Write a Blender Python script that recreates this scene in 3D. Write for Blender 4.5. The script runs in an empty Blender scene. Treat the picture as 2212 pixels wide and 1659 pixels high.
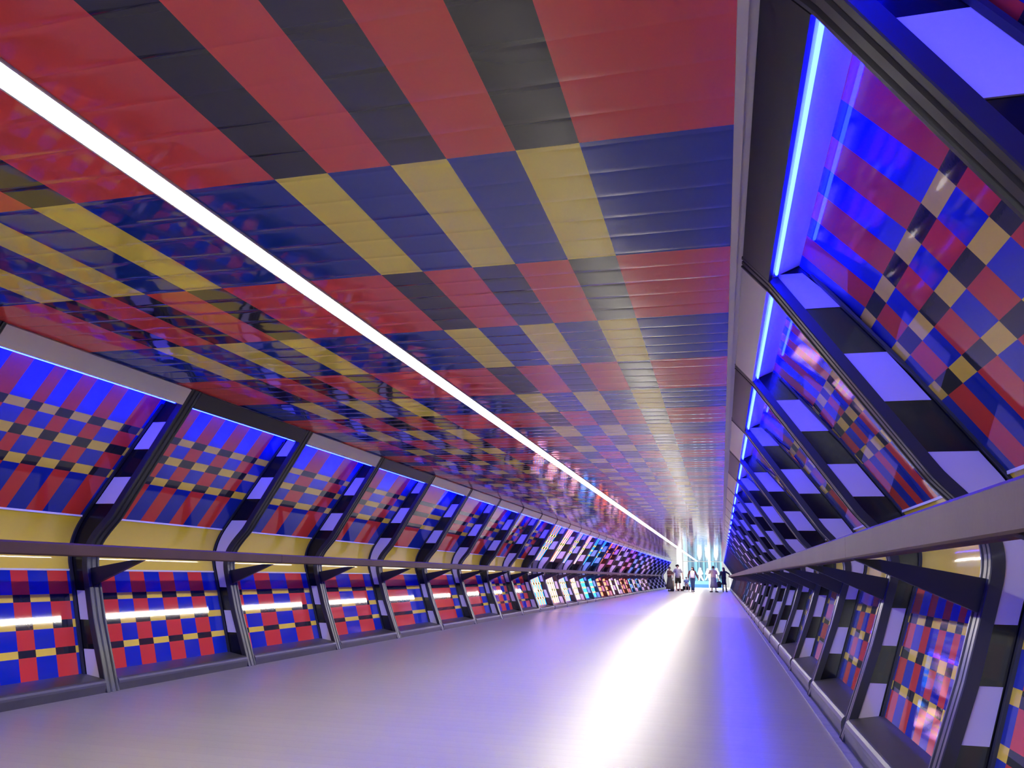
import bpy, bmesh, math, random
from mathutils import Vector, Matrix
random.seed(7)
SC = bpy.context.scene
COL = SC.collection

# ------------------------------------------------------------------ camera
W, H, F = 2212.0, 1659.0, 1690.0
CAMH = 0.92
def cam_basis():
    cx, cy = 1106.0, 829.5
    D = Vector((1558 - cx, 1249 - cy, F)).normalized()
    X = -Vector((-5800 - cx, 1110 - cy, F)); X = (X - D * X.dot(D)).normalized()
    Z = X.cross(D)
    return X, D, Z
bX, bD, bZ = cam_basis()
cam = bpy.data.cameras.new('camera')
cam.sensor_fit = 'HORIZONTAL'; cam.sensor_width = 36.0; cam.lens = 36.0 * F / W
cam.clip_start = 0.05; cam.clip_end = 500
co = bpy.data.objects.new('camera', cam); COL.objects.link(co)
right = Vector((bX[0], bD[0], bZ[0])); down = Vector((bX[1], bD[1], bZ[1])); fwd = Vector((bX[2], bD[2], bZ[2]))
M = Matrix((right, -down, -fwd)).transposed().to_4x4(); M.translation = (0, 0, CAMH)
co.matrix_world = M
SC.camera = co

# ------------------------------------------------------------------ world, exposure
wd = bpy.data.worlds.new('daylight'); SC.world = wd; wd.use_nodes = True
bg = wd.node_tree.nodes['Background']; bg.inputs[0].default_value = (0.90, 0.95, 1.0, 1); bg.inputs[1].default_value = 4.4
SC.view_settings.view_transform = 'Standard'; SC.view_settings.look = 'None'
SC.view_settings.exposure = 0.18; SC.view_settings.gamma = 1.0; SC.view_settings.use_curve_mapping = False
SC.cycles.use_denoising = True
SC.cycles.max_bounces = 7; SC.cycles.diffuse_bounces = 4; SC.cycles.glossy_bounces = 4; SC.cycles.transmission_bounces = 4
SC.cycles.sample_clamp_indirect = 8.0
STRIP_POWER = 72.0
TUBE_COL = (0.0014, 0.0032, 1.0); TUBE_POWER = 300.0

def area(name, loc, size, rot, power, color=(1, 1, 1)):
    l = bpy.data.lights.new(name, 'AREA'); l.shape = 'RECTANGLE'; l.size, l.size_y = size
    l.energy = power; l.color = color
    o = bpy.data.objects.new(name, l); COL.objects.link(o); o.location = loc; o.rotation_euler = rot
    return o
END = 72.0           # the far mouth of the bridge
NEAR = -11.4          # the near mouth, behind the viewer
area('lobby_ceiling_light', (-1.9, END + 8, 4.2), (12, 12), (0, 0, 0), 1100, (1.0, 0.98, 0.95))
area('entrance_fill_light', (-1.95, NEAR - 3.0, 3.4), (7, 4), (0, 0, 0), 420, (1.0, 0.96, 0.92))  # unseen fill lamp added, standing in for daylight from the entrance

# ------------------------------------------------------------------ helpers
def tag(o, label=None, cat=None, group=None, kind=None):
    if label: o['label'] = label
    if cat: o['category'] = cat
    if group: o['group'] = group
    if kind: o['kind'] = kind
    return o
def empty(name, loc=(0, 0, 0)):
    o = bpy.data.objects.new(name, None); COL.objects.link(o); o.location = loc; o.empty_display_size = 0.1
    return o
def link(name, me, parent=None, loc=(0, 0, 0)):
    o = bpy.data.objects.new(name, me); COL.objects.link(o); o.location = loc
    if parent: o.parent = parent
    return o
def mesh(name, verts, faces, mats, idx=None, smooth=False, flip=False, recalc=False):
    me = bpy.data.meshes.new(name)
    if flip: faces = [tuple(reversed(f)) for f in faces]
    me.from_pydata([tuple(v) for v in verts], [], faces)
    for m in (mats if isinstance(mats, (list, tuple)) else [mats]): me.materials.append(m)
    if idx: me.polygons.foreach_set('material_index', idx)
    if smooth: me.polygons.foreach_set('use_smooth', [True] * len(faces))
    if recalc:
        bm = bmesh.new(); bm.from_mesh(me); bmesh.ops.recalc_face_normals(bm, faces=bm.faces); bm.to_mesh(me); bm.free()
    me.update()
    return me
class Geo:
    def __init__(s): s.v = []; s.f = []; s.m = []
    def box(s, a, b, mi=0):
        i = len(s.v); (x0, y0, z0), (x1, y1, z1) = a, b
        s.v += [(x, y, z) for z in (z0, z1) for y in (y0, y1) for x in (x0, x1)]
        for q in ((0, 2, 3, 1), (4, 5, 7, 6), (0, 1, 5, 4), (2, 6, 7, 3), (0, 4, 6, 2), (1, 3, 7, 5)):
            s.f.append(tuple(i + k for k in q)); s.m.append(mi)
        return s
    def prism(s, poly, axis, a, b, mi=0):
        """closed polygon (2D) swept along an axis between a and b"""
        i = len(s.v); n = len(poly)
        for t in (a, b):
            for p, q in poly:
                s.v.append({'x': (t, p, q), 'y': (p, t, q), 'z': (p, q, t)}[axis])
        s.f.append(tuple(i + k for k in range(n))); s.f.append(tuple(i + n + k for k in reversed(range(n))))
        for k in range(n): s.f.append((i + k, i + (k + 1) % n, i + n + (k + 1) % n, i + n + k))
        s.m += [mi] * (n + 2)
        return s
    def make(s, name, mats, smooth=False, recalc=True, fn=None):
        v = [fn(p) for p in s.v] if fn else s.v
        return mesh(name, v, s.f, mats, s.m, smooth=smooth, recalc=recalc)

# ------------------------------------------------------------------ materials
def mat(name, col, rough=0.5, metal=0.0, spec=0.5, bump=None, emit=None, coat=0.0, trans=0.0, noise=None):
    m = bpy.data.materials.new(name); m.use_nodes = True
    nt = m.node_tree; N = nt.nodes; L = nt.links; p = N['Principled BSDF']
    p.inputs['Base Color'].default_value = (*col, 1); p.inputs['Roughness'].default_value = rough
    p.inputs['Metallic'].default_value = metal; p.inputs['Specular IOR Level'].default_value = spec
    p.inputs['Coat Weight'].default_value = coat; p.inputs['Coat Roughness'].default_value = 0.05
    if emit:
        p.inputs['Emission Color'].default_value = (*emit[0], 1); p.inputs['Emission Strength'].default_value = emit[1]
    if noise:   # (scale, amount) a little mottling in the finish
        tc = N.new('ShaderNodeTexCoord'); nz = N.new('ShaderNodeTexNoise'); nz.inputs['Scale'].default_value = noise[0]
        nz.inputs['Detail'].default_value = 5
        hs = N.new('ShaderNodeHueSaturation'); hs.inputs['Color'].default_value = (*col, 1)
        mr = N.new('ShaderNodeMapRange'); mr.inputs[1].default_value = .3; mr.inputs[2].default_value = .7
        mr.inputs[3].default_value = 1 - noise[1]; mr.inputs[4].default_value = 1 + noise[1]
        L.new(tc.outputs['Object'], nz.inputs['Vector']); L.new(nz.outputs[0], mr.inputs[0])
        L.new(mr.outputs[0], hs.inputs['Value']); L.new(hs.outputs[0], p.inputs['Base Color'])
    if bump:    # (scale, distance)
        tc = N.new('ShaderNodeTexCoord'); nz = N.new('ShaderNodeTexNoise'); nz.inputs['Scale'].default_value = bump[0]
        nz.inputs['Detail'].default_value = 2
        b = N.new('ShaderNodeBump'); b.inputs['Strength'].default_value = 1; b.inputs['Distance'].default_value = bump[1]
        L.new(tc.outputs['Object'], nz.inputs['Vector']); L.new(nz.outputs[0], b.inputs['Height']); L.new(b.outputs[0], p.inputs['Normal'])
    if trans:   # lets daylight through
        t = N.new('ShaderNodeBsdfTranslucent'); t.inputs[0].default_value = (*[min(1, c * 1.15) for c in col], 1)
        mx = N.new('ShaderNodeMixShader'); mx.inputs[0].default_value = trans
        out = N['Material Output']
        L.new(p.outputs[0], mx.inputs[1]); L.new(t.outputs[0], mx.inputs[2]); L.new(mx.outputs[0], out.inputs[0])
    return m
RED, BLU, YEL, BLK = (0.53, 0.040, 0.030), (0.006, 0.020, 0.30), (0.66, 0.50, 0.05), (0.016, 0.017, 0.022)
CRED, CBLU, CYEL, CBLK = (0.82, 0.090, 0.080), (0.010, 0.042, 0.38), (0.92, 0.80, 0.12), (0.028, 0.030, 0.040)   # same print, brightened in colour to make up for weak light on the ceiling
PB = (90, 0.00003)
film = [mat('film_red', RED, .04, bump=PB), mat('film_blue', BLU, .04, bump=PB), mat('film_yellow', YEL, .04, bump=PB), mat('film_black', BLK, .04, bump=PB)]
CB = (4, 0.0012)
ceil_m = [mat('vinyl_red', CRED, .05, spec=.75, bump=CB), mat('vinyl_blue', CBLU, .05, spec=.75, bump=CB), mat('vinyl_yellow', CYEL, .05, spec=.75, bump=CB), mat('vinyl_black', CBLK, .05, spec=.75, bump=CB)]
glow = [mat('glass_red', (.9, .16, .07), .07, trans=.8), mat('glass_blue', (.03, .22, .85), .07, trans=.8), mat('glass_yellow', (.85, .78, .18), .07, trans=.85),
        mat('glass_black', BLK, .07), mat('glass_lilac', (.62, .42, .8), .07, trans=.8)]
M_band = mat('yellow_gloss', (.66, .52, .05), .07, bump=(30, .00008))
M_bandk = mat('band_black', BLK, .07)
M_mull = mat('rib_paint', (.016, .018, .032), .33, spec=.34)
M_fin = mat('fin_black', (.006, .006, .010), .14, spec=.28, bump=(140, .00004))
M_white = mat('white_laminate', (.54, .52, .60), .30, spec=.3)
M_fasw = mat('fascia_white', (.62, .61, .62), .28)
M_fasd = mat('fascia_dark', (.026, .029, .036), .35, spec=.25)
M_ledge = mat('ledge_white', (.66, .64, .68), .10)
M_sill = mat('sill_grey', (.045, .044, .047), .40, noise=(9, .12))
M_trimw = mat('edge_white', (.72, .71, .73), .4)
M_rail = mat('rail_wood', (.070, .038, .030), .5, spec=.12, noise=(2.5, .16), bump=(60, .0002))
M_railu = mat('rail_under', (.09, .06, .055), .5)
M_brk = mat('bracket_black', (.012, .012, .020), .38, spec=.3)
M_tube = mat('led_blue', (.1, .1, .1), .4, emit=(TUBE_COL, TUBE_POWER))
M_strip = mat('led_white', (.8, .8, .8), .4, emit=((1.0, .95, .84), STRIP_POWER))
M_frame = mat('strip_frame', (.55, .55, .56), .35)
M_metal = mat('kerb_metal', (.30, .29, .30), .35, metal=.6, noise=(14, .2))
M_gap = mat('channel_black', (.01, .01, .012), .6)
M_roofw = mat('outer_cladding', (.30, .31, .32), .6)
M_lobw = mat('lobby_white', (.80, .80, .80), .4)
M_lobf = mat('lobby_floor_stone', (.66, .65, .63), .25)

# floor: transverse boards with fine joints
def floor_mat(name, col, rough):
    m = bpy.data.materials.new(name); m.use_nodes = True
    nt = m.node_tree; N = nt.nodes; L = nt.links; p = N['Principled BSDF']; p.inputs['Specular IOR Level'].default_value = .28
    geo = N.new('ShaderNodeNewGeometry'); sep = N.new('ShaderNodeSeparateXYZ'); L.new(geo.outputs['Position'], sep.inputs[0])
    def math_(op, a, b=None):
        n = N.new('ShaderNodeMath'); n.operation = op
        for k, v in enumerate((a, b)):
            if v is None: continue
            if isinstance(v, (int, float)): n.inputs[k].default_value = v
            else: L.new(v, n.inputs[k])
        return n.outputs[0]
    t = math_('MULTIPLY', sep.outputs[1], 1 / 0.146)
    fr = math_('FRACT', t); fl = math_('FLOOR', t)
    edge = math_('ABSOLUTE', math_('SUBTRACT', fr, 0.5)); groove = math_('GREATER_THAN', edge, 0.487)
    wn = N.new('ShaderNodeTexWhiteNoise'); wn.noise_dimensions = '1D'; L.new(fl, wn.inputs['W'])
    nz = N.new('ShaderNodeTexNoise'); nz.inputs['Scale'].default_value = 2.2; nz.inputs['Detail'].default_value = 6
    mp = N.new('ShaderNodeMapping'); mp.inputs['Scale'].default_value = (1.0, 3.0, 1.0)
    L.new(geo.outputs['Position'], mp.inputs[0]); L.new(mp.outputs[0], nz.inputs['Vector'])
    v = math_('ADD', math_('MULTIPLY', wn.outputs[0], .10), math_('MULTIPLY', nz.outputs[0], .07))
    v = math_('ADD', v, .91); v = math_('SUBTRACT', v, math_('MULTIPLY', groove, .22))
    hs = N.new('ShaderNodeHueSaturation'); hs.inputs['Color'].default_value = (*col, 1); L.new(v, hs.inputs['Value'])
    L.new(hs.outputs[0], p.inputs['Base Color'])
    r = math_('ADD', math_('MULTIPLY', wn.outputs[0], .012), rough - .006); L.new(r, p.inputs['Roughness'])
    fine = N.new('ShaderNodeTexNoise'); fine.inputs['Scale'].default_value = 120; L.new(geo.outputs['Position'], fine.inputs['Vector'])
    hgt = math_('ADD', math_('MULTIPLY', groove, -.5), math_('MULTIPLY', fine.outputs[0], .35))
    hgt = math_('ADD', hgt, math_('MULTIPLY', edge, -.45))
    b = N.new('ShaderNodeBump'); b.inputs['Strength'].default_value = 1; b.inputs['Distance'].default_value = .0009
    L.new(hgt, b.inputs['Height']); L.new(b.outputs[0], p.inputs['Normal'])
    return m
M_floor = floor_mat('floor_boards', (.225, .208, .125), .31)
M_floor2 = floor_mat('floor_boards_far', (.25, .24, .19), .31)  # far boards made paler, standing in for the daylight past the joint

# ------------------------------------------------------------------ cross-section of the walls (left wall; the right one is its mirror)
RIB0, STEP = 5.29, 1.87
NMIN, NMAX = -8, 35                    # ribs RIB0 + n*STEP
def ribY(n): return RIB0 + n * STEP
INNER = [(-4.49, 0.0), (-4.705, .53), (-4.815, .86), (-4.836, .93), (-4.845, 1.0), (-4.836, 1.07), (-4.808, 1.13), (-4.765, 1.19), (-4.66, 1.32), (-4.14, 2.19), (-4.065, 2.322)]
OUTER = [(-4.70, 0.0), (-4.724, .118), (-4.94, .769), (-4.982, .89), (-5.008, .97), (-5.018, 1.05), (-5.010, 1.13), (-4.985, 1.215), (-4.935, 1.311), (-4.65, 1.733), (-4.325, 2.206), (-4.286, 2.262)]
def smooth_bend(path, za, zb, step=.022):
    """resample the bend between za and zb with a Catmull-Rom curve through its points"""
    out = []
    for i in range(len(path) - 1):
        (x1, z1), (x2, z2) = path[i], path[i + 1]; out.append(path[i])
        if za <= (z1 + z2) / 2 <= zb:
            x0, z0 = path[max(0, i - 1)]; x3, z3 = path[min(len(path) - 1, i + 2)]
            m1 = (x2 - x0) / (z2 - z0); m2 = (x3 - x1) / (z3 - z1); h_ = z2 - z1
            n = max(1, int(h_ / step))
            for k in range(1, n):
                t = k / n; t2 = t * t; t3 = t2 * t
                out.append(((2 * t3 - 3 * t2 + 1) * x1 + (t3 - 2 * t2 + t) * h_ * m1 + (-2 * t3 + 3 * t2) * x2 + (t3 - t2) * h_ * m2, z1 + h_ * t))
    out.append(path[-1]); return out
INNER = smooth_bend(INNER, .8, 1.35); OUTER = smooth_bend(OUTER, .8, 1.35)
def xat(path, z):
    for (x0, z0), (x1, z1) in zip(path, path[1:]):
        if z0 <= z <= z1: return x0 + (x1 - x0) * (z - z0) / (z1 - z0)
    (x0, z0), (x1, z1) = (path[0], path[1]) if z < path[0][1] else (path[-2], path[-1])
    return x0 + (x1 - x0) * (z - z0) / (z1 - z0)
def left(p): return p
def rgt(p):
    x, y, z = p
    b = .07 * min(1.2, max(0, (z - 2.06) / .26))
    dz = .03 * min(1, max(0, z / .1)) * min(1, max(0, (2.06 - z) / .9))
    return (-3.845 - x - b, y, z + dz)
SIDES = {'left': left, 'right': rgt}

def offset_path(path, d):
    """shift a profile outwards (away from the walkway) by d, along its normal"""
    out = []
    for i, (x, z) in enumerate(path):
        a = path[max(0, i - 1)]; b = path[min(len(path) - 1, i + 1)]
        tx, tz = b[0] - a[0], b[1] - a[1]; l = math.hypot(tx, tz)
        out.append((x - tz / l * d, z + tx / l * d))
    return out

# mullion section: (y offset, depth)
MSEC = [(0, .050), (0, .004), (.004, 0), (.030, 0), (.036, .012), (.052, .012), (.058, .003), (.092, .003), (.098, .012), (.106, .012), (.112, 0), (.126, 0), (.130, .004), (.130, .050)]
def mullion_mesh(side):
    fn = SIDES[side]; v = []; f = []; n = len(MSEC)
    paths = [offset_path(INNER, d) for _, d in MSEC]
    for i in range(len(INNER)):
        for (y, d), pp in zip(MSEC, paths):
            x, z = pp[i]; z = max(z, 0.0) if i == 0 else z
            if i == len(INNER) - 1: z = min(z, 2.335)
            v.append(fn((x, y, z)))
    for i in range(len(INNER) - 1):
        for k in range(n):
            a = i * n + k; b = i * n + (k + 1) % n
            f.append((a, b, b + n, a + n))
    f.append(tuple(range(n))); f.append(tuple(reversed(range((len(INNER) - 1) * n, len(INNER) * n))))
    me = mesh('mullion_' + side, v, f, M_mull, recalc=True)
    return me
def zsamples(z0, z1):
    zs = {z0, z1} | {z for _, z in INNER + OUTER if z0 < z < z1}
    return sorted(zs)
def plate_mesh(name, side, z0, z1, din, dout, y0, y1, m):
    """a plate in the rib's plane, between the two profiles, from z0 to z1"""
    fn = SIDES[side]; zs = zsamples(z0, z1); v = []; f = []
    for z in zs:
        xi = xat(INNER, z) - din; xo = xat(OUTER, z) + dout
        for y in (y0, y1):
            v.append(fn((xi, y, z))); v.append(fn((xo, y, z)))
    for i in range(len(zs) - 1):
        a = i * 4; b = a + 4
        f += [(a, a + 1, b + 1, b), (a + 2, b + 2, b + 3, a + 3), (a, b, b + 2, a + 2), (a + 1, a + 3, b + 3, b + 1)]
    e = (len(zs) - 1) * 4
    f += [(0, 2, 3, 1), (e, e + 1, e + 3, e + 2)]
    return mesh(name, v, f, m, recalc=True)
WHITE = {'A': [(.03, .303), (.518, .735), (1.41, 1.622), (1.845, 2.062)], 'B': [(.31, .518), (.74, 1.405), (1.625, 1.843), (2.060, 2.225)]}
def bracket_mesh(side):
    fn = SIDES[side]; g = Geo()
    xm = -4.80; xr = -4.395
    g.prism([(-4.80, .775), (-4.845, .905), (-4.46, .974), (-4.36, .974), (-4.40, .956)], 'y', .040, .075)
    pass
    v = []
    for (x, y, z) in g.v:
        q = fn((x, y, z)); v.append(q)
    me = mesh('bracket_' + side, v, g.f, M_brk, recalc=True)
    return me
parts = {}
for s in SIDES:
    parts[s] = dict(mullion=mullion_mesh(s), fin=plate_mesh('fin_' + s, s, .0, 2.262, .020, -.004, .012, .030, M_fin), bracket=bracket_mesh(s),
                    edge=plate_mesh('edge_' + s, s, .02, 2.25, 0, 0, 0, 0, M_mull) if False else None,
                    A=[plate_mesh('tile_' + s, s, a, b, .026, .022, .006, .013, M_white) for a, b in WHITE['A']],
                    B=[plate_mesh('tile_' + s, s, a, b, .026, .022, .006, .013, M_white) for a, b in WHITE['B']])
ORD = 'first second third fourth fifth sixth seventh eighth ninth tenth eleventh twelfth thirteenth fourteenth fifteenth sixteenth seventeenth eighteenth nineteenth twentieth'.split()
TENS = {20: 'twenty', 30: 'thirty', 40: 'forty'}
def ordinal(k):
    if k <= 20: return ORD[k - 1]
    t, u = k // 10 * 10, k % 10
    return (TENS[t][:-1] + 'ieth') if u == 0 else TENS[t] + '-' + ORD[u - 1]
def is_lit(n): return 8 <= n <= 25           # bays whose panels let daylight in
for s in SIDES:
    first = 0 if s == 'left' else -2         # the nearest one in view
    for n in range(NMIN, NMAX + 1):
        typ = 'A' if n % 2 == 0 else 'B'
        r = empty('rib', (0, ribY(n), 0))
        k = n - first + 1
        if k == 0 and s == 'left': where = 'the nearest, cut by the picture edge'
        elif k < 1: where = '%s behind the viewer' % ordinal(1 - k)
        else: where = '%s from the near end' % ordinal(k)
        tiles = 'a white bend' if typ == 'B' else 'a black bend'
        tag(r, 'dark %s wall rib with %s, %s' % (s, tiles, where), 'wall rib', 'dark ribs along the %s wall' % s)
        P = parts[s]
        link('mullion', P['mullion'], r); link('fin', P['fin'], r)
        for me in P[typ]: link('white_panel', me, r)
        if n <= 29: link('handrail_bracket', P['bracket'], r)

# ------------------------------------------------------------------ bays between the ribs
COLS = [(-4.2, 'R')]
y = -4.2; c = 'R'
pts = [1.50, 1.72, 1.93, 2.15, 2.35, 2.54, 2.72, 2.93, 3.10, 3.30, 3.50, 3.68, 3.83, 4.0, 4.17, 4.28, 4.42, 4.555, 4.72, 4.87, 5.05, 5.24, 5.48, 5.75, 5.93, 6.11, 6.31, 6.51,
       6.72, 6.93, 7.2, 7.57, 7.85, 8.16, 8.51, 8.88, 9.2, 9.79, 10.19, 10.64, 11.1, 12.17, 12.75, 14.28, 14.8, 16.12, 16.6, 17.1, 17.45, 17.8, 18.1, 18.35, 18.9, 19.4, 19.8, 20.27]
yy = [1.50 - .19 * k for k in range(74, 0, -1)] + pts
# the column that starts at 1.93 is red
i204 = yy.index(1.93)
def col_parity(i): return (i - i204) % 2      # 0 red, 1 blue
UP_Z = [2.26, 2.006, 1.951, 1.852, 1.789, 1.677, 1.614, 1.311]
LO_Z = [.890, .710, .657, .523, .465, .330, .280, .118]
# film: 0 red 1 blue 2 yellow 3 black
def tile_mat(par, row, style):
    thin = row % 2 == 1
    if style == 'near': return (2 if par else 3) if thin else (1 if par else 0)
    if style == 'mix': return (2 if par else 3) if thin else (1 if par else 0)
    if style == 'lilac': return (2 if par else 3) if thin else (4 if par else 0)
    if style == 'blue': return (2 if par else 3) if thin else 1
    if style == 'red': return 3 if thin else 0
    return 3
def panel_mesh(side, n, zs, style):
    fn = SIDES[side]; y0, y1 = ribY(n) + .034, ribY(n + 1) + .008
    if style == 'near':
        ys = [y0] + [q for q in yy if y0 + .01 < q < y1 - .01] + [y1]
        par = []
        for a, b in zip(ys, ys[1:]):
            mid = (a + b) / 2; i = max(k for k in range(len(yy)) if yy[k] <= mid); par.append(col_parity(i))
    else:
        m = 12; ys = [y0 + (y1 - y0) * k / m for k in range(m + 1)]; par = [k % 2 for k in range(m)]
    v = []; f = []; idx = []
    Y0 = ribY(n)
    for z in zs:
        for q in ys: v.append(fn((xat(OUTER, z), q - Y0, z)))
    w = len(ys)
    back = len(v)
    for z in zs:
        for q in ys:
            x, yv, zv = fn((xat(OUTER, z) - .012, q - Y0, z)); v.append((x, yv, zv))
    for r in range(len(zs) - 1):
        for k in range(w - 1):
            a = r * w + k
            mi = tile_mat(par[k], r, style)
            f.append((a, a + w, a + w + 1, a + 1)); idx.append(mi)
            if style == 'near':
                f.append((back + a, back + a + 1, back + a + w + 1, back + a + w)); idx.append(mi)
    if style != 'near':     # a single sheet of tinted glass: keep only the inner face
        v = v[:back]
    me = mesh('panel', v, f, film if style == 'near' else glow, idx, flip=(side == 'left'))
    return me
def band_mesh(side, m, black=False):
    fn = SIDES[side]; zs = [.890] + [z for _, z in OUTER if .895 < z < 1.305] + [1.311]
    v = []; f = []
    for z in zs:
        for q in (.034, STEP + .008): v.append(fn((xat(OUTER, z), q, z)))
    for i in range(len(zs) - 1): f.append((2 * i, 2 * i + 1, 2 * i + 3, 2 * i + 2))
    return mesh('band_' + side, v, f, m, smooth=True, flip=(side == 'right'))
def fascia_mesh(side, m):
    fn = SIDES[side]; g = Geo()
    g.prism([(-4.137, 2.195), (-4.068, 2.317), (-4.085, 2.327), (-4.154, 2.202)], 'y', .1315, STEP - .001)
    return g.make('fascia_' + side, m, fn=fn)
def ledge_mesh(side):
    fn = SIDES[side]; g = Geo()
    g.prism([(-4.150, 2.206), (-4.288, 2.259), (-4.292, 2.272), (-4.152, 2.219)], 'y', .1315, STEP - .001)
    return g.make('ledge_' + side, M_ledge, fn=fn)
def sill_mesh(side):
    fn = SIDES[side]; g = Geo(); x0 = -4.507
    arc = [(x0 - .042 + .042 * math.cos(a), .055 + .042 * math.sin(a)) for a in [math.radians(t) for t in (0, 22, 45, 68, 80)]]
    poly = [(x0, 0)] + arc + [(-4.730, .128), (-4.735, 0)]
    g.prism(poly, 'y', .1315, STEP - .001)
    me = g.make('sill_' + side, M_sill, fn=fn)
    return me
def joint_mesh(side, z):
    fn = SIDES[side]; g = Geo(); x = xat(OUTER, z); g.prism([(x, z - .007), (x + .006, z - .007), (x + .006, z + .007), (x, z + .007)], 'y', .057, STEP - .023)
    return g.make('joint', M_fasw, fn=fn)
def frame_mesh(side, which):
    """thin dark beads holding the panels: beside each rib and along the bottom"""
    fn = SIDES[side]; v = []; f = []
    for (ya, yb) in (((.034, .056), (STEP - .022, STEP + .004))[which],):
        path = [p for p in OUTER if .1 < p[1] < 2.25]
        i0 = len(v)
        for x, z in path:
            for (dx, q) in ((-.002, ya), (.014, ya), (.014, yb), (-.002, yb)): v.append(fn((x + dx, q, z)))
        for i in range(len(path) - 1):
            for k in range(4):
                a = i0 + i * 4 + k; b = i0 + i * 4 + (k + 1) % 4; f.append((a, b, b + 4, a + 4))
        f.append((i0, i0 + 1, i0 + 2, i0 + 3)); e = i0 + (len(path) - 1) * 4; f.append((e + 3, e + 2, e + 1, e))
    return mesh('frame_' + side, v, f, M_mull, recalc=True)
shared = {}
for s in SIDES:
    shared[s] = dict(band=band_mesh(s, M_band), bandk=band_mesh(s, M_bandk), fw=fascia_mesh(s, M_fasw), fd=fascia_mesh(s, M_fasd), ledge=ledge_mesh(s), sill=sill_mesh(s), frame=[frame_mesh(s, 0), frame_mesh(s, 1)], joint=[joint_mesh(s, .890), joint_mesh(s, 1.311)])
STY = {8: 'mix', 9: 'lilac', 10: 'mix', 11: 'lilac', 12: 'blue', 13: 'blue', 14: 'red', 15: 'red', 16: 'lilac', 17: 'lilac', 18: 'red', 19: 'red', 20: 'blue', 21: 'lilac', 22: 'blue', 23: 'lilac', 24: 'lilac', 25: 'lilac'}
def tube_mesh(side, m_):
    fn = SIDES[side]; v = []; f = []; n = 10; r = .0068
    cx, cy, cz = fn((-4.172, 0, 2.206))
    ys = [(.145, .3), (.150, .8), (.158, 1.0), (STEP - .058, 1.0), (STEP - .05, .8), (STEP - .045, .3)]
    for q, k in ys:
        for a in range(n): v.append((cx + r * k * math.cos(2 * math.pi * a / n), q, cz + r * k * math.sin(2 * math.pi * a / n)))
    for i in range(len(ys) - 1):
        for a in range(n): f.append((i * n + a, i * n + (a + 1) % n, (i + 1) * n + (a + 1) % n, (i + 1) * n + a))
    f.append(tuple(range(n))); f.append(tuple(range((len(ys) - 1) * n, len(ys) * n)))
    return mesh('tube_' + side, v, f, m_, smooth=True, recalc=True)
def clip_mesh(side):
    g = Geo(); cx, cy, cz = SIDES[side]((-4.172, 0, 2.206))
    for q in (.135, STEP - .05): g.box((cx - .009, q, cz - .010), (cx + .009, q + .010, cz + .002))
    return g.make('clip', M_mull)
for s in SIDES:
    S = shared[s]; tm = tube_mesh(s, M_tube);  cm = clip_mesh(s)
    first = -1 if s == 'left' else -3
    for n in range(NMIN, NMAX):
        b = empty('panel_bay', (0, ribY(n), 0)); k = n - first + 1
        where = ('%s from the near end' % ordinal(k)) if k > 0 else ('%s behind the viewer' % ordinal(1 - k))
        style = STY[n] if is_lit(n) else 'near'
        look = {'near': 'red, blue and yellow checked', 'mix': 'daylit orange and blue checked', 'lilac': 'daylit lilac and red checked', 'blue': 'daylit blue', 'red': 'daylit red'}[style]
        tag(b, '%s panel bay in the %s wall, %s' % (look, s, where), 'wall panel', 'panel bays of the %s wall' % s)
        link('upper_panel', panel_mesh(s, n, UP_Z, style), b); link('lower_panel', panel_mesh(s, n, LO_Z, style), b)
        link('curved_panel', S['bandk'] if is_lit(n) else S['band'], b)
        link('fascia', S['fd'] if (n % 2 == 0 and n < 4) else S['fw'], b)
        link('ledge', S['ledge'], b); link('sill', S['sill'], b); [link('panel_bead', q, b) for q in S['frame']]; [link('joint_strip', q, b) for q in S['joint']]
        t = link('led_tube', tm, None, (0, ribY(n), 0)); link('tube_clip', cm, t)
        tag(t, 'glowing blue light tube at the top of the %s wall, %s' % (s, where), 'light', 'light tubes of the %s wall' % s)

# ------------------------------------------------------------------ floor
g = Geo(); g.box((-4.72, NEAR, -.12), (.655, 20.24, 0)); tag(link('floor', g.make('floor', M_floor)), kind='structure')
g = Geo(); g.box((-4.72, 20.26, -.12), (.655, END, 0)); tag(link('floor', g.make('floor', M_floor2)), kind='structure')
g = Geo(); g.box((-4.72, 20.24, -.12), (.655, 20.26, -.004)); tag(link('trim_1', g.make('joint', M_gap)), kind='structure')
g = Geo(); g.box((.600, NEAR, -.02), (.640, END, .012)); tag(link('trim_2', g.make('kerb', M_metal)), kind='structure')
g = Geo(); g.box((.655, NEAR, -.12), (1.0, END, -.001)); tag(link('trim_3', g.make('channel', M_gap)), kind='structure')

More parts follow.
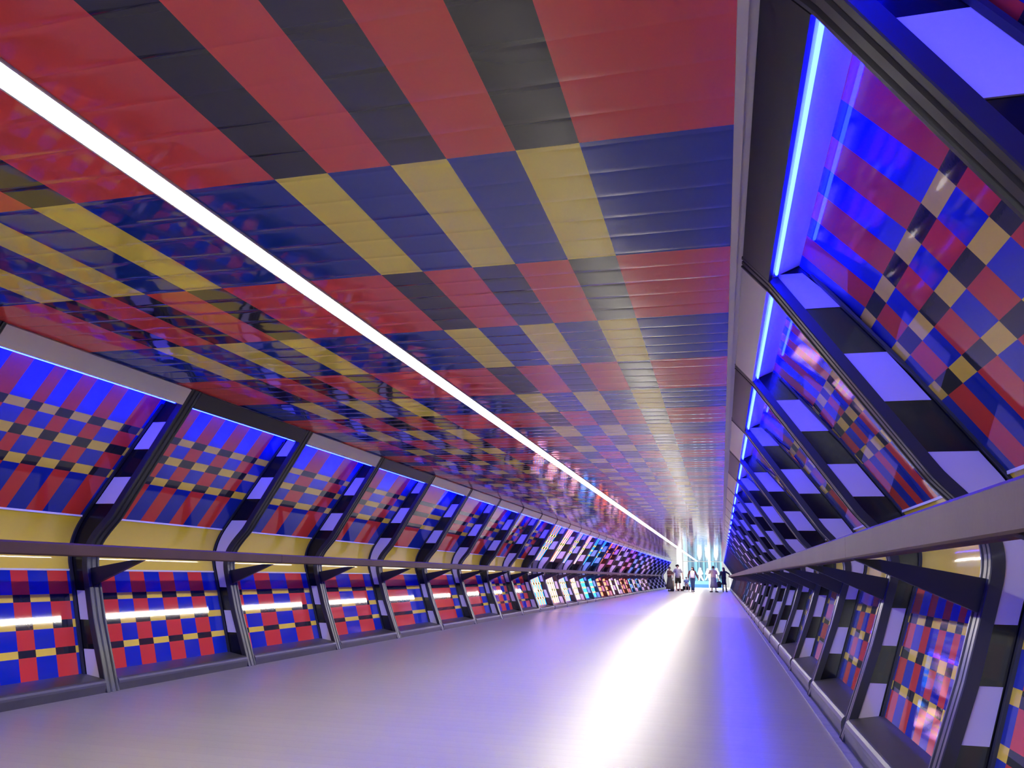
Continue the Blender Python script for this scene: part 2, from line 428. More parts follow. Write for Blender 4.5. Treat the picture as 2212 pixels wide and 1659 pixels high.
# ------------------------------------------------------------------ ceiling: printed planks laid across the bridge
CZ = 2.33
rows = [-11.4, -10.5, -9.6, -8.7, -7.8, -6.9, -6.0, -5.1, -4.1, -3.2, -2.2, -1.2, 0.2, 1.15, 2.335, 3.31, 4.215, 5.11, 5.96, 6.69, 7.39, 7.965, 8.585, 9.025, 9.60, 9.96, 10.55, 10.95, 11.42, 11.77]
tog = 0
while rows[-1] < END: rows.append(rows[-1] + (.46 if tog else .36)); tog ^= 1
rows[-1] = END
uc = [.445, .66, .91, 1.12, 1.37, 1.59]
xb = [-4.085] + [-1.99 - u for u in reversed(uc)] + [-2.055, -1.935] + [-1.99 + u for u in uc] + [.10]
r233 = rows.index(2.335)
def ceiling_half(x0, x1, cols, name):
    # cols: list of (xa, xb, parity) ; parity 1 = the yellow/black columns
    xs = []
    for a, b, p in cols:
        m = max(1, int(round((b - a) / .14)))
        xs += [(a + (b - a) * k / m, p) for k in range(m)]
    xs.append((cols[-1][1], 0))
    PW = .186; ys = []; y = NEAR; ip = 0
    tl = [0, .018, .16, .38, .62, .84, .982]
    rnd = random.Random(11)
    prm = {}
    while y < END:
        prm[ip] = (rnd.gauss(0, .0022), rnd.uniform(.00010, .00034), rnd.uniform(0, 6.3), rnd.gauss(0, 1))
        for t in tl: ys.append((y + PW * t, ip, t))
        y += PW; ip += 1
    ys = [q for q in ys if q[0] < END]
    allv = sorted(ys + [(r, None, None) for r in rows if NEAR < r < END] , key=lambda q: q[0])
    out = []
    for q in allv:
        if out and q[0] - out[-1][0] < .002:
            if q[1] is None:
                out[-1] = (out[-1][0], out[-1][1], out[-1][2])
            continue
        if q[1] is None:
            ipp = int((q[0] - NEAR) / PW); q = (q[0], ipp, (q[0] - NEAR) / PW - ipp)
        out.append(q)
    out.append((END, out[-1][1], .5))
    v = []; f = []; idx = []
    W_ = len(xs)
    for yv, ipp, t in out:
        tilt, amp, ph, kk = prm[ipp]
        for x, p in xs:
            z = CZ - amp * (1 - (2 * t - 1) ** 2) * (1 + .35 * math.sin(x * 1.7 + ph)) + tilt * (t - .5) * PW * (1 + .4 * math.sin(x * 2.3 + ph * 2))
            if t < .001: z += .0006
            v.append((x, yv, z))
    ri = 0
    for j in range(len(out) - 1):
        mid = (out[j][0] + out[j + 1][0]) / 2
        while ri + 1 < len(rows) - 1 and rows[ri + 1] <= mid: ri += 1
        by = (ri - r233) % 2 == 0           # a blue/yellow row
        for k in range(W_ - 1):
            a = j * W_ + k; p = xs[k][1]
            f.append((a, a + W_, a + W_ + 1, a + 1)); idx.append((2 if p else 1) if by else (3 if p else 0))
    me = mesh(name, v, f, ceil_m, idx, smooth=True)
    return me
colsL = []; xl = xb[:8]
for k in range(len(xl) - 1): colsL.append((xl[k], xl[k + 1], k % 2))
colsR = []; xr = xb[8:]
for k in range(len(xr) - 1): colsR.append((xr[k], xr[k + 1], k % 2))
co_ = tag(link('ceiling', ceiling_half(0, 0, colsL, 'ceiling_left')), kind='structure')
co_ = tag(link('ceiling', ceiling_half(0, 0, colsR, 'ceiling_right')), kind='structure')
g = Geo(); g.box((-5.6, NEAR, CZ + .012), (1.7, END, CZ + .30)); tag(link('roof', g.make('roof', M_roofw)), kind='structure')
for nm, (xa, xc) in {'trim_4': (-4.105, -4.085), 'trim_5': (.100, .128)}.items():
    g = Geo(); g.box((xa, NEAR, CZ - .016), (xc, END, CZ + .012)); tag(link(nm, g.make(nm, M_trimw)), kind='structure')
g = Geo(); g.box((.128, NEAR, CZ - .006), (.158, END, CZ + .012)); tag(link('trim_6', g.make('trim_6', M_fasw)), kind='structure')
# unseen outer shell behind the unlit bays, added to stop daylight leaking in
def shell(name, side, y0, y1):
    fn = SIDES[side]; g = Geo()
    off = [(x - .10, z) for x, z in OUTER] + [(-4.40, 2.37)]
    off2 = [(x - .05, z) for x, z in off]
    g.prism(off + off2[::-1], 'y', y0, y1)
    return tag(link(name, g.make(name, M_roofw, fn=fn)), kind='structure')
shell('light_block_left', 'left', NEAR, ribY(8) + .02); shell('light_block_right', 'right', NEAR, ribY(8) + .02)
shell('light_block_left_far', 'left', ribY(26) + .02, END); shell('light_block_right_far', 'right', ribY(26) + .02, END)

# the long white light in the middle of the ceiling
st = empty('ceiling_light', (-1.995, NEAR + .3, CZ)); L0 = END - NEAR - .4
g = Geo(); g.box((-.052, 0, -.006), (.052, L0, .008)); link('diffuser', g.make('diffuser', M_strip), st)
g = Geo()
for a, b in ((-.062, -.053), (.053, .062)): g.box((a, -.01, -.008), (b, L0 + .01, .01))
link('light_frame', g.make('light_frame', M_frame), st)
tag(st, 'long glowing white light line down the middle of the checked ceiling', 'ceiling light')

# ------------------------------------------------------------------ handrails
def rail(side, y1):
    r = empty('handrail', (0, NEAR + .1, 0)); Lr = y1 - NEAR - .1; g = Geo(); fn = SIDES[side]
    z0, z1, zo = (.985, 1.075, 0) if side == 'left' else (1.005, 1.113, 0)
    face = -4.375
    prof = [(face + .004, z0 + .010), (face, z0 + .004), (face - .008, z0), (face - .052, z0), (face - .060, z0 + .006), (face - .066, z1 - .022), (face - .058, z1 - .004),
            (face - .048, z1), (face - .020, z1), (face - .008, z1 - .004), (face, z1 - .012)]
    if side == 'right': prof = [(-3.855 - x, z) for x, z in prof]
    seg = []
    q = 0.0; k = 0
    while q < Lr:
        e = min(Lr, q + 3.74)
        g.prism(prof, 'y', q + (.0015 if k else 0), e - .0015, 0); q = e; k += 1
    link('rail_board', g.make('rail_' + side, M_rail), r)
    lab = {'left': 'long brown wooden handrail on black brackets along the left wall', 'right': 'broad brown wooden handrail rising large across the right wall'}[side]
    tag(r, lab, 'handrail')
rail('left', 61.3); rail('right', 61.3)

# ------------------------------------------------------------------ far lobby
LY = END
g = Geo(); g.box((-9, LY, -.12), (6, LY + 22, -.002)); tag(link('floor', g.make('lobby_floor', M_lobf)), kind='structure')
g = Geo(); g.box((-9, LY + 2, 4.4), (6, LY + 22, 4.6)); tag(link('ceiling', g.make('lobby_ceiling', M_lobw)), kind='structure')
g = Geo(); g.box((-9.2, LY, -.1), (-9, LY + 22, 4.6)); tag(link('wall_lobby_left', g.make('wll', M_lobw)), kind='structure')
g = Geo(); g.box((6, LY, -.1), (6.2, LY + 22, 4.6)); tag(link('wall_lobby_right', g.make('wlr', M_lobw)), kind='structure')
g = Geo(); g.box((-9, LY + 21.8, -.1), (6, LY + 22, 4.6)); tag(link('wall_lobby_back', g.make('wlb', M_lobw)), kind='structure')

# near entrance (behind the viewer): pale floor added to bounce daylight onto the ceiling
g = Geo(); g.box((-9, NEAR - 12, -.12), (5, NEAR, -.002)); tag(link('floor', g.make('near_floor', M_lobf)), kind='structure')

# ------------------------------------------------------------------ lobby contents
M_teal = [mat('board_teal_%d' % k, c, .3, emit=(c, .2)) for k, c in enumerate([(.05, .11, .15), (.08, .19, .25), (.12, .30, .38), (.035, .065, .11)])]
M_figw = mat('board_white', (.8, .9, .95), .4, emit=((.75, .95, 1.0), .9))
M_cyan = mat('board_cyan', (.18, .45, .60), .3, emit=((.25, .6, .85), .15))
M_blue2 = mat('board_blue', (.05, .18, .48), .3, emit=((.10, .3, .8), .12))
M_glassd = mat('door_glass', (.45, .70, .85), .08, spec=.6)
M_steel = mat('door_steel', (.75, .78, .80), .3, metal=.5)
bd = empty('display_board', (-1.5, 80.0, 0))
tag(bd, 'blue-green striped display board with white printed figures beyond the bridge', 'display board')
g = Geo(); xs_ = [-1.6 + .145 * k for k in range(23)]
for k in range(22): g.box((xs_[k], 0, .62), (xs_[k + 1], .08, 2.42), [0, 1, 0, 3, 1, 2, 0, 1, 3, 0, 2][k % 11])
link('striped_panel', g.make('striped_panel', M_teal), bd)
g = Geo(); g.box((-1.6, -.05, .31), (1.6, .08, .62)); link('cyan_base', g.make('cyan_base', M_cyan), bd)
g = Geo(); g.box((-1.6, -.08, 0), (1.6, .08, .31)); link('blue_base', g.make('blue_base', M_blue2), bd)
def silhouette(x, z, s, mirror=1):
    P = [(-.06, 1.0), (.02, 1.06), (.10, 1.04), (.14, .96), (.12, .88), (.17, .84), (.22, .70), (.27, .55), (.22, .50), (.14, .52), (.15, .40), (.22, .22), (.32, .04), (.24, 0), (.13, .14), (.05, .32),
         (.0, .20), (-.02, .02), (-.14, 0), (-.12, .10), (-.09, .28), (-.07, .46), (-.16, .50), (-.20, .56), (-.13, .72), (-.10, .84), (-.07, .90)]
    g = Geo(); g.prism([(x + mirror * p * s, z + q * s) for p, q in P], 'y', -.03, .002); return g.make('printed_figure', M_figw)
for x, z, s, m in ((-.50, .64, 1.18, 1), (.30, .70, 1.05, -1), (1.05, .66, 1.15, 1)): link('printed_figure', silhouette(x, z, s, m), bd)
for x, y_, w in ((-3.85, 79.2, .25), (-1.04, 79.3, .12)):
    g = Geo(); n = 20
    g.prism([(x + w * math.cos(2 * math.pi * k / n), y_ + w * math.sin(2 * math.pi * k / n)) for k in range(n)], 'z', 0, 4.4)
    c_ = link('column', g.make('column', M_lobw, smooth=False)); tag(c_, ('thick' if w > .2 else 'slim') + ' white round column standing in the bright hall beyond', 'column')
for k in range(3):
    d = empty('glass_door', (-3.42 + .40 * k - .1, 80.2, 0)); tag(d, '%s pale blue glass door leaf behind the thick white column' % ('first', 'second', 'third')[k], 'door', 'glass doors in the far hall')
    g = Geo(); g.box((.03, .01, .05), (.35, .03, 2.35)); link('pane', g.make('pane', M_glassd), d)
    g = Geo(); g.box((0, 0, 0), (.03, .05, 2.4)); g.box((.35, 0, 0), (.38, .05, 2.4)); g.box((.03, 0, 2.35), (.35, .05, 2.4)); g.box((.03, 0, 0), (.35, .05, .05)); link('door_frame', g.make('door_frame', M_steel), d)
    g = Geo(); g.box((.30, -.05, .9), (.32, -.03, 1.25)); g.box((.30, -.03, .95), (.32, .01, .97)); g.box((.30, -.03, 1.18), (.32, .01, 1.20)); link('door_handle', g.make('door_handle', M_steel), d)
bl = empty('balustrade', (.78, END + .4, 0)); tag(bl, 'white railing with glass infill just past the end of the right handrail', 'railing')
for k in range(5):
    g = Geo(); g.box((-.03, 1.6 * k - .03, 0), (.03, 1.6 * k + .03, 1.08)); link('post', g.make('post', M_lobw), bl)
for k in range(4):
    g = Geo(); g.box((-.006, 1.6 * k + .06, .10), (.006, 1.6 * k + 1.54, 1.0)); link('pane', g.make('rail_pane', M_glassd), bl)
g = Geo(); g.box((-.035, -.06, 1.08), (.035, 6.46, 1.13)); link('top_rail', g.make('top_rail', M_lobw), bl)

# ------------------------------------------------------------------ people
def cloth(name, c, r=.85): return mat(name, c, r, spec=.2, noise=(14, .18))
SK1 = mat('skin_light', (.42, .24, .17), .55); SK2 = mat('skin_dark', (.30, .165, .11), .55)  # two even skin colours, the second darker
HAIRM = mat('hair_dark', (.018, .013, .012), .45); EYEM = mat('eye_dark', (.02, .015, .015), .2)
def skin_body(name, nodes, edges, m, parent, root):
    bm = bmesh.new(); lay = bm.verts.layers.skin.verify(); vs = {}
    for k, (p, r) in nodes.items():
        v = bm.verts.new(p); v[lay].radius = (r, r) if not isinstance(r, tuple) else r; v[lay].use_root = (k == root); vs[k] = v
    for a, b in edges: bm.edges.new((vs[a], vs[b]))
    me = bpy.data.meshes.new(name); bm.to_mesh(me); bm.free(); me.materials.append(m)
    o = link(name, me, parent)
    sk = o.modifiers.new('skin', 'SKIN'); sk.use_smooth_shade = True
    sb = o.modifiers.new('sub', 'SUBSURF'); sb.levels = 1; sb.render_levels = 1
    return o
def tube(bmv, bmf, path, radii, n=14, fold=0.0, ph=0.0, cap=(True, True)):
    """rings of (rx, ry) around path points; ring plane follows the path"""
    i0 = len(bmv); P = [Vector(p) for p in path]
    for i, p in enumerate(P):
        t = (P[min(len(P) - 1, i + 1)] - P[max(0, i - 1)]).normalized()
        ref = Vector((0, 1, 0)) if abs(t.y) < .9 else Vector((0, 0, 1))
        u = ref.cross(t).normalized(); w = t.cross(u).normalized()
        rx, ry = radii[i] if isinstance(radii[i], tuple) else (radii[i], radii[i])
        for k in range(n):
            a = 2 * math.pi * k / n; f_ = 1 + fold * math.sin(a * 5 + ph + i * .3)
            bmv.append(p + u * (rx * math.cos(a) * f_) + w * (ry * math.sin(a) * f_))
    for i in range(len(P) - 1):
        for k in range(n):
            a = i0 + i * n + k; b = i0 + i * n + (k + 1) % n; bmf.append((a, b, b + n, a + n))
    if cap[0]: bmf.append(tuple(i0 + k for k in range(n)))
    if cap[1]: e = i0 + (len(P) - 1) * n; bmf.append(tuple(e + k for k in reversed(range(n))))
def garment(name, pieces, m, parent, fold=0.0):
    v = []; f = []
    for path, radii in pieces: tube(v, f, path, radii, n=18, fold=fold)
    me = mesh(name, v, f, m, smooth=True, recalc=True); return link(name, me, parent)
def blob(name, c, r, m, parent, k=2):
    bm = bmesh.new(); bmesh.ops.create_icosphere(bm, subdivisions=k, radius=1)
    for v in bm.verts: v.co = Vector((v.co.x * r[0] + c[0], v.co.y * r[1] + c[1], v.co.z * r[2] + c[2]))
    me = bpy.data.meshes.new(name); bm.to_mesh(me); bm.free(); me.materials.append(m)
    for p in me.polygons: p.use_smooth = True
    return link(name, me, parent)
def person(label, loc, rz, H_, L, skin, wear, hair, bald=False, group='people at the far end'):
    """L: joint positions for a 1.70 m body, front of the body towards -y.  keys: kneeL kneeR ankL ankR elbL elbR wriL wriR, pel, chest, neck, head"""
    s = H_ / 1.70
    J = dict(pel=(0, 0, .93), waist=(0, 0, 1.08), chest=(0, 0, 1.27), neck=(0, .005, 1.45), shL=(.165, 0, 1.385), shR=(-.165, 0, 1.385), hipL=(.085, 0, .90), hipR=(-.085, 0, .90),
             kneeL=(.10, -.01, .49), kneeR=(-.10, -.01, .49), ankL=(.10, .02, .085), ankR=(-.10, .02, .085), elbL=(.24, .02, 1.12), elbR=(-.24, .02, 1.12), wriL=(.26, -.05, .87), wriR=(-.26, -.05, .87), face=(0, -1, 0))
    J.update(L); J = {k: (Vector(v) * s if k != 'face' else Vector(v).normalized()) for k, v in J.items()}
    root = empty('person', loc); root.rotation_euler = (0, 0, rz); tag(root, label, 'person', group)
    hd = J['neck'] + Vector((0, -.012, .125)) * s; fc = J['face']; side = Vector((fc.y, -fc.x, 0)).normalized()
    N = {'pel': (J['pel'], (.115 * s, .095 * s)), 'waist': (J['waist'], (.098 * s, .08 * s)), 'chest': (J['chest'], (.125 * s, .09 * s)), 'neck0': (J['chest'] + (J['neck'] - J['chest']) * .75, .065 * s),
         'neck': (J['neck'], .047 * s), 'jaw': (hd + fc * .018 * s - Vector((0, 0, .045 * s)), .058 * s), 'head': (hd, .076 * s), 'crown': (hd - fc * .008 * s + Vector((0, 0, .055 * s)), .066 * s)}
    E_ = [('pel', 'waist'), ('waist', 'chest'), ('chest', 'neck0'), ('neck0', 'neck'), ('neck', 'jaw'), ('jaw', 'head'), ('head', 'crown')]
    N['nose0'] = (hd + fc * .078 * s - Vector((0, 0, .012 * s)), .013 * s); N['nose'] = (hd + fc * .098 * s - Vector((0, 0, .022 * s)), .010 * s); E_ += [('head', 'nose0'), ('nose0', 'nose')]
    for q, sg in (('L', 1), ('R', -1)):
        N['ear' + q] = (hd + side * (.082 * s * sg) - Vector((0, 0, .01 * s)), .014 * s); E_.append(('head', 'ear' + q))
        hip, kn, an = J['hip' + q], J['knee' + q], J['ank' + q]
        N['hip' + q] = (hip, .082 * s); N['th' + q] = ((hip + kn) / 2, .070 * s); N['kn' + q] = (kn, .050 * s); N['ca' + q] = (kn + (an - kn) * .35, .050 * s); N['an' + q] = (an, .032 * s)
        toe = L.get('toe' + q, (0.03 * sg, -.16, 0)); tv = Vector(toe) * s
        N['to' + q] = (an + tv * .6 - Vector((0, 0, .045 * s)), .034 * s); N['tt' + q] = (an + tv - Vector((0, 0, .055 * s)), .026 * s)
        E_ += [('pel', 'hip' + q), ('hip' + q, 'th' + q), ('th' + q, 'kn' + q), ('kn' + q, 'ca' + q), ('ca' + q, 'an' + q), ('an' + q, 'to' + q), ('to' + q, 'tt' + q)]
        sh, el, wr = J['sh' + q], J['elb' + q], J['wri' + q]
        N['sh' + q] = (sh, .055 * s); N['ua' + q] = ((sh + el) / 2, .044 * s); N['el' + q] = (el, .036 * s); N['fa' + q] = (el + (wr - el) * .3, .036 * s); N['wr' + q] = (wr, .024 * s)
        d = (wr - el).normalized(); pn = wr + d * .055 * s; sd = d.cross(Vector((0, 1, 0)) if abs(d.y) < .8 else Vector((0, 0, 1))).normalized(); inw = d.cross(sd)
        N['pa' + q] = (pn, .030 * s)
        E_ += [('chest', 'sh' + q), ('sh' + q, 'ua' + q), ('ua' + q, 'el' + q), ('el' + q, 'fa' + q), ('fa' + q, 'wr' + q), ('wr' + q, 'pa' + q)]
        for k, (off, ln) in enumerate(((-.028, .060), (-.010, .070), (.009, .066), (.026, .052))):
            a = pn + d * .030 * s + sd * off * s; b = a + d * ln * .5 * s + inw * .006 * s; c = a + d * ln * .85 * s + inw * .022 * s
            N['f%d0' % k + q] = (a, .0085 * s); N['f%d1' % k + q] = (b, .0080 * s); N['f%d2' % k + q] = (c, .0072 * s)
            E_ += [('pa' + q, 'f%d0' % k + q), ('f%d0' % k + q, 'f%d1' % k + q), ('f%d1' % k + q, 'f%d2' % k + q)]
        a = pn - d * .015 * s - sd * .034 * s; b = a + d * .030 * s - sd * .016 * s + inw * .012 * s
        N['t0' + q] = (a, .0105 * s); N['t1' + q] = (b, .0085 * s); E_ += [('pa' + q, 't0' + q), ('t0' + q, 't1' + q)]
    skin_body('body', N, E_, skin, root, 'pel')
    for sg in (1, -1): blob('eye', hd + fc * .070 * s + side * (.030 * s * sg) + Vector((0, 0, .012 * s)), (.010 * s,) * 3, EYEM, root, 1)
    T = lambda k: J[k]
    for w in wear:
        kind, col = w[0], w[1]
        if kind in ('shirt', 'long_top'):
            hem = w[2] * s; sl = w[3]
            pieces = [([Vector((0, 0, hem)) + Vector((J['pel'].x, J['pel'].y, 0)), J['waist'], J['chest'], (J['chest'] + J['neck']) / 2 + Vector((0, 0, .03 * s)), J['neck'] - Vector((0, 0, .03 * s))],
                       [(.182 * s, .142 * s), (.168 * s, .130 * s), (.178 * s, .128 * s), (.142 * s, .088 * s), (.062 * s, .060 * s)])]
            for q in 'LR':
                sh, el, wr = J['sh' + q], J['elb' + q], J['wri' + q]
                s0 = sh + (J['chest'] + (J['neck'] - J['chest']) * .6 - sh) * .45
                if sl == 'short': pieces.append(([s0, sh + (s0 - sh) * .35 + Vector((0, 0, .006 * s)), sh + (el - sh) * .12, sh + (el - sh) * .45, sh + (el - sh) * .80], [.030 * s, .056 * s, .066 * s, .066 * s, .072 * s]))
                if sl == 'long' : pieces.append(([s0, sh + (s0 - sh) * .35 + Vector((0, 0, .006 * s)), sh + (el - sh) * .12, (sh + el) / 2, el, (el + wr) / 2, wr], [.030 * s, .054 * s, .062 * s, .056 * s, .050 * s, .046 * s, .036 * s]))
            garment(w[4] if len(w) > 4 else 'shirt', pieces, col, root, .03)
        if kind == 'sleeves':
            pieces = []
            for q in 'LR':
                sh, el, wr = J['sh' + q], J['elb' + q], J['wri' + q]
                s0 = sh + (J['chest'] + (J['neck'] - J['chest']) * .6 - sh) * .45
                pieces.append(([s0, sh + (s0 - sh) * .35 + Vector((0, 0, .006 * s)), sh + (el - sh) * .12, (sh + el) / 2, el, (el + wr) / 2, wr], [.032 * s, .060 * s, .068 * s, .060 * s, .054 * s, .050 * s, .040 * s]))
            for q, pc in zip('LR', pieces): garment('sleeve', [pc], col, root, .03)
        if kind == 'skirt':
            hem = w[2] * s; wid = w[3] * s
            b = Vector((J['pel'].x, J['pel'].y, 0)); garment('skirt', [([J['waist'], J['pel'], b + Vector((0, 0, .7 * s)), b + Vector((0, 0, (hem + .7 * s) / 2)), b + Vector((0, 0, hem))],
                              [(.135 * s, .11 * s), (.175 * s, .145 * s), (wid * .72, wid * .62), (wid * .88, wid * .75), (wid, wid * .85)])], col, root, .045)
        if kind in ('trousers', 'shorts'):
            pieces = [([J['waist'] - Vector((0, 0, .04 * s)), J['pel'], J['pel'] - Vector((0, 0, .08 * s))], [(.150 * s, .115 * s), (.170 * s, .128 * s), (.160 * s, .118 * s)])]
            for q in 'LR':
                hip, kn, an = J['hip' + q], J['knee' + q], J['ank' + q]
                if kind == 'trousers': pieces.append(([hip + Vector((0, 0, .04 * s)), (hip + kn) / 2, kn, (kn + an) / 2, an + Vector((0, 0, .01 * s))], [.098 * s, .088 * s, .070 * s, .064 * s, .056 * s]))
                else: pieces.append(([hip + Vector((0, 0, .04 * s)), (hip + kn) / 2, kn + (hip - kn) * .04], [.100 * s, .098 * s, .092 * s]))
            garment(kind, pieces, col, root, .03)
        if kind == 'shoes':
            for q, sg in (('L', 1), ('R', -1)):
                an = J['ank' + q]; tv = Vector(L.get('toe' + q, (0.03 * sg, -.16, 0))) * s; g0 = Vector((an.x, an.y, .045 * s)) if an.z < .3 else an - Vector((0, 0, .04 * s))
                garment('shoe', [([g0 - tv * .38, g0 - tv * .1, g0 + tv * .5, g0 + tv * 1.12 - Vector((0, 0, .012 * s)), g0 + tv * 1.22 - Vector((0, 0, .015 * s))],
                                  [(.030 * s, .034 * s), (.042 * s, .044 * s), (.047 * s, .036 * s), (.036 * s, .026 * s), (.014 * s, .012 * s)])], col, root)
        if kind == 'boots':
            for q, sg in (('L', 1), ('R', -1)):
                an = J['ank' + q]; kn = J['knee' + q]; garment('boot', [([an + (kn - an) * .45, an, an - Vector((0, 0, .05 * s))], [.050 * s, .044 * s, .046 * s])], col, root)
    # hair
    hs = hair
    if hs[0] == 'cap':
        garment('cap', [([hd + Vector((0, 0, .012 * s)), hd + Vector((0, 0, .06 * s)), hd + Vector((0, 0, .105 * s)), hd + Vector((0, 0, .125 * s))], [(.094 * s, .096 * s), (.092 * s, .096 * s), (.066 * s, .070 * s), (.02 * s, .02 * s)]),
                        ([hd + fc * .06 * s + Vector((0, 0, .03 * s)), hd + fc * .12 * s + Vector((0, 0, .024 * s)), hd + fc * .165 * s + Vector((0, 0, .012 * s))], [(.070 * s, .009 * s), (.064 * s, .008 * s), (.034 * s, .006 * s)])], hs[1], root)
        garment('hair', [([hd - fc * .02 * s + Vector((0, 0, .03 * s)), hd - fc * .035 * s - Vector((0, 0, .03 * s)), hd - fc * .04 * s - Vector((0, 0, .06 * s))], [.084 * s, .072 * s, .05 * s])], HAIRM, root)
    else:
        back = -fc
        top = hd + back * .018 * s
        pieces = [([top - Vector((0, 0, .035 * s)) + back * .02 * s, top + Vector((0, 0, .03 * s)), top + Vector((0, 0, .085 * s)), top + Vector((0, 0, .118 * s))], [(.080 * s, .078 * s), (.092 * s, .092 * s), (.076 * s, .078 * s), (.02 * s, .02 * s)])]
        if hs[0] == 'long': pieces.append(([top + back * .03 * s + Vector((0, 0, .04 * s)), top + back * .055 * s - Vector((0, 0, .06 * s)), top + back * .07 * s - Vector((0, 0, .18 * s)), top + back * .075 * s - Vector((0, 0, hs[2] * s))], [(.080 * s, .060 * s), (.085 * s, .050 * s), (.088 * s, .042 * s), (.05 * s, .02 * s)]))
        if hs[0] == 'tail': pieces.append(([top + back * .07 * s + Vector((0, 0, .03 * s)), top + back * .12 * s - Vector((0, 0, .05 * s)), top + back * .13 * s - Vector((0, 0, .16 * s)), top + back * .14 * s - Vector((0, 0, .25 * s))], [.032 * s, .036 * s, .034 * s, .014 * s]))
        if hs[0] == 'bun': pieces.append(([top + back * .07 * s + Vector((0, 0, .07 * s)), top + back * .10 * s + Vector((0, 0, .10 * s)), top + back * .11 * s + Vector((0, 0, .13 * s))], [.030 * s, .040 * s, .018 * s]))
        garment('hair', pieces, hs[1], root)
    return root, J, s
R_ = math.radians
olive = cloth('cloth_olive', (.045, .045, .035)); brownc = cloth('cloth_brown', (.075, .035, .032)); greyt = cloth('cloth_grey', (.30, .29, .31)); blackc = cloth('cloth_black', (.012, .012, .016))
shortc = cloth('cloth_dark_olive', (.022, .020, .010)); whitec = cloth('cloth_white', (.70, .66, .60)); maroon = cloth('cloth_maroon', (.10, .025, .03)); denim = cloth('cloth_denim', (.035, .060, .12))
beige = cloth('cloth_beige', (.36, .28, .23)); greys = cloth('cloth_grey_skirt', (.13, .14, .18)); navy = cloth('cloth_navy', (.016, .016, .034)); bluet = cloth('cloth_blue', (.10, .15, .34)); tan = cloth('cloth_tan', (.30, .22, .14)); pale = cloth('cloth_pale', (.5, .42, .38))
M_phone = mat('phone_black', (.01, .01, .012), .2)
# woman in the long dark skirt beside the left wall
person('person in a brown top and long dark olive skirt looking down at a phone', (-3.36, 55.0, 0), R_(55), 1.62,
       dict(elbL=(.22, -.06, 1.12), wriL=(.06, -.24, 1.20), elbR=(-.22, -.06, 1.12), wriR=(-.05, -.25, 1.14), face=(0, -1, -.25)), SK2,
       [('long_top', brownc, .98, 'short'), ('skirt', olive, .16, .30), ('shoes', blackc)], ('cap', HAIRM))
g = Geo(); g.box((-.035, -.006, -.07), (.035, .006, .07)); ph = link('phone', g.make('phone', M_phone), None, (-3.36 + .235, 55.0 - .19, 1.215)); ph.rotation_euler = (R_(-25), 0, R_(55)); tag(ph, 'small dark phone held by the person in the long olive skirt', 'phone')
# man in the grey tee
person('person walking in a dark cap, loose grey T-shirt and black shorts', (-2.84, 55.8, 0), R_(-4), 1.79,
       dict(elbL=(.27, .03, 1.13), wriL=(.31, -.04, .88), elbR=(-.27, .03, 1.13), wriR=(-.31, -.05, .88), kneeL=(.10, -.05, .50), ankL=(.11, -.06, .085), kneeR=(-.11, -.06, .49), ankR=(-.12, .08, .10), face=(-.75, -.66, 0)), SK1,
       [('shirt', greyt, .84, 'short'), ('shorts', shortc), ('shoes', pale)], ('cap', blackc))
g = Geo()
v = []; f = []
tube(v, f, [(0, 0, .06), (0, 0, .10), (0, 0, .32), (0, 0, .60), (0, 0, .66)], [(.09, .05), (.13, .075), (.15, .085), (.13, .06), (.12, .03)], n=16, fold=.04)
bg_ = empty('shopping_bag', (-3.24, 55.66, .05)); link('bag_body', mesh('bag_body', v, f, tan, smooth=True, recalc=True), bg_)
v = []; f = []
for y_ in (-.03, .03): tube(v, f, [(-.07, y_, .63), (-.05, y_ * .6, .76), (0, 0, .82), (.05, y_ * .6, .76), (.07, y_, .63)], [.007] * 5, n=6)
link('bag_handle', mesh('bag_handle', v, f, tan, smooth=True, recalc=True), bg_)
v = []; f = []; tube(v, f, [(0, 0, -.05), (0, 0, -.02), (0, 0, .08), (0, 0, .10)], [(.09, .05), (.14, .08), (.145, .082), (.12, .06)], n=16); link('bag_bottom', mesh('bag_bottom', v, f, blackc, smooth=True, recalc=True), bg_)
tag(bg_, 'tall tan carrier bag with black bottom hanging from the capped person\'s hand', 'bag')
# child sitting on the black case
person('child in a blue shirt sitting on a black case', (-2.34, 56.6, 0), R_(15), 1.12,
       dict(pel=(0, .02, .66), waist=(0, .0, .82), chest=(0, -.04, 1.02), neck=(.02, -.07, 1.22), shL=(.16, -.05, 1.15), shR=(-.16, -.05, 1.15), hipL=(.085, 0, .64), hipR=(-.085, 0, .64), kneeL=(.13, -.34, .62), kneeR=(-.12, -.34, .60),
            ankL=(.16, -.34, .10), ankR=(-.16, -.38, .10), elbL=(.23, -.12, .92), wriL=(.12, -.30, .78), elbR=(-.23, -.12, .92), wriR=(-.10, -.30, .80), face=(.6, -.8, 0)), SK1,
       [('shirt', bluet, .66, 'short'), ('shorts', tan), ('shoes', whitec)], ('short', cloth('hair_brown', (.07, .04, .03))))
cs = empty('suitcase', (-2.34, 56.66, 0)); tag(cs, 'small black wheeled case carrying the seated child', 'suitcase')
g = Geo(); pr = [(-.22, .09), (-.25, .13), (-.25, .30), (-.21, .345), (.21, .345), (.25, .30), (.25, .13), (.22, .09)]; g.prism(pr, 'y', -.13, .15); link('case_body', g.make('case_body', blackc), cs)
for sx in (-.18, .18):
    for sy in (-.09, .11):
        g = Geo(); g.prism([(sy + .045 * math.cos(a * .524), .045 + .045 * math.sin(a * .524)) for a in range(12)], 'x', sx - .015, sx + .015); link('wheel', g.make('wheel', M_gap), cs)
g = Geo(); g.box((-.27, -.01, .36), (-.25, .01, .56)); g.box((-.27, -.08, .56), (-.25, .08, .58)); link('pull_handle', g.make('pull_handle', M_brk), cs)
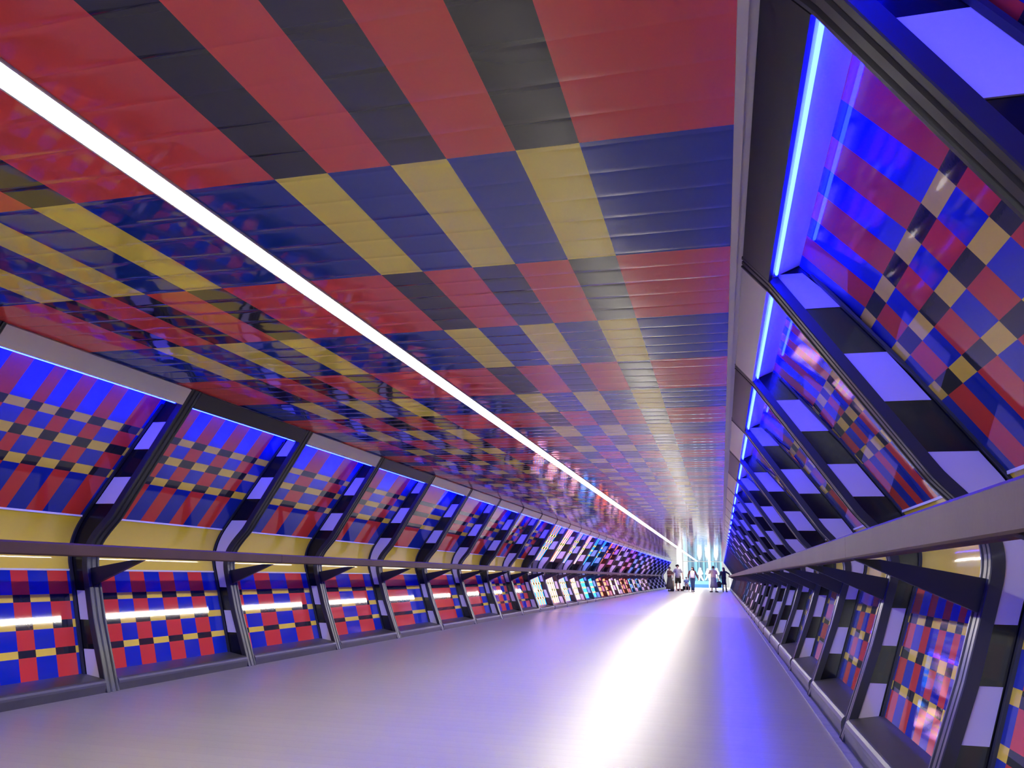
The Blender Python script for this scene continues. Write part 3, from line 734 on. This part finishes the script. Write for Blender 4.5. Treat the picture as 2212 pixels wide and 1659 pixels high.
v = []; f = []; tube(v, f, [(-.26, 0, .075), (-.20, 0, .08), (0, 0, .09), (.18, 0, .08), (.24, 0, .07)], [(.03, .03), (.075, .07), (.085, .08), (.07, .07), (.02, .02)], n=14, fold=.04)
hb = link('holdall', mesh('holdall', v, f, brownc, smooth=True, recalc=True), None, (-2.78, 56.9, 0)); tag(hb, 'dark brown holdall lying on the floor beside the black case', 'bag')
# woman in jeans
person('person in a white top with maroon sleeves and blue jeans', (-1.86, 55.3, 0), R_(6), 1.64,
       dict(elbL=(.28, .02, 1.12), wriL=(.38, .0, .90), elbR=(-.27, .04, 1.14), wriR=(-.30, -.05, .92), kneeL=(.06, -.04, .50), ankL=(.045, -.05, .085), kneeR=(-.07, .0, .49), ankR=(-.05, .06, .10), face=(-.8, -.6, .1)), SK1,
       [('shirt', whitec, .93, 'none', 'top'), ('sleeves', maroon), ('trousers', denim), ('shoes', blackc)], ('long', HAIRM, .30))
# woman in the long grey skirt
person('person in a beige T-shirt and long grey skirt raising one hand', (-.50, 55.4, 0), R_(178), 1.72,
       dict(elbL=(.30, -.06, 1.16), wriL=(.26, -.22, 1.34), elbR=(-.25, .02, 1.12), wriR=(-.30, -.02, .88), ankL=(.13, .02, .085), ankR=(-.13, .02, .085), toeL=(.12, -.10, 0), toeR=(-.12, -.10, 0)), SK2,
       [('shirt', beige, .90, 'short'), ('skirt', greys, .28, .26), ('shoes', blackc)], ('bun', HAIRM))
# woman in black reaching for the handrail
person('person dressed in black with one arm stretched out to the handrail', (.16, 57.3, 0), R_(12), 1.66,
       dict(elbL=(.36, -.05, 1.26), wriL=(.40 + .0, -.12, 1.15), elbR=(-.23, .02, 1.12), wriR=(-.27, -.06, .90), kneeL=(.12, -.03, .50), ankL=(.16, .02, .085), kneeR=(-.07, -.02, .50), ankR=(-.06, .04, .085), face=(-.6, -.8, -.1)), SK2,
       [('long_top', navy, .92, 'long'), ('skirt', navy, .50, .20), ('boots', blackc), ('shoes', blackc)], ('long', HAIRM, .26))
hb2 = empty('handbag', (-.16, 57.15, 0)); v = []; f = []
tube(v, f, [(0, 0, .30), (0, 0, .34), (0, 0, .52), (0, 0, .66), (0, 0, .70)], [(.10, .05), (.15, .07), (.16, .075), (.13, .05), (.10, .02)], n=16, fold=.03); link('bag_body', mesh('handbag_body', v, f, blackc, smooth=True, recalc=True), hb2)
v = []; f = []; tube(v, f, [(-.07, 0, .68), (-.05, 0, .78), (0, 0, .83), (.05, 0, .78), (.07, 0, .68)], [.008] * 5, n=6); link('bag_handle', mesh('handbag_handle', v, f, blackc, smooth=True, recalc=True), hb2)
tag(hb2, 'black handbag held low by the person dressed in black', 'bag')
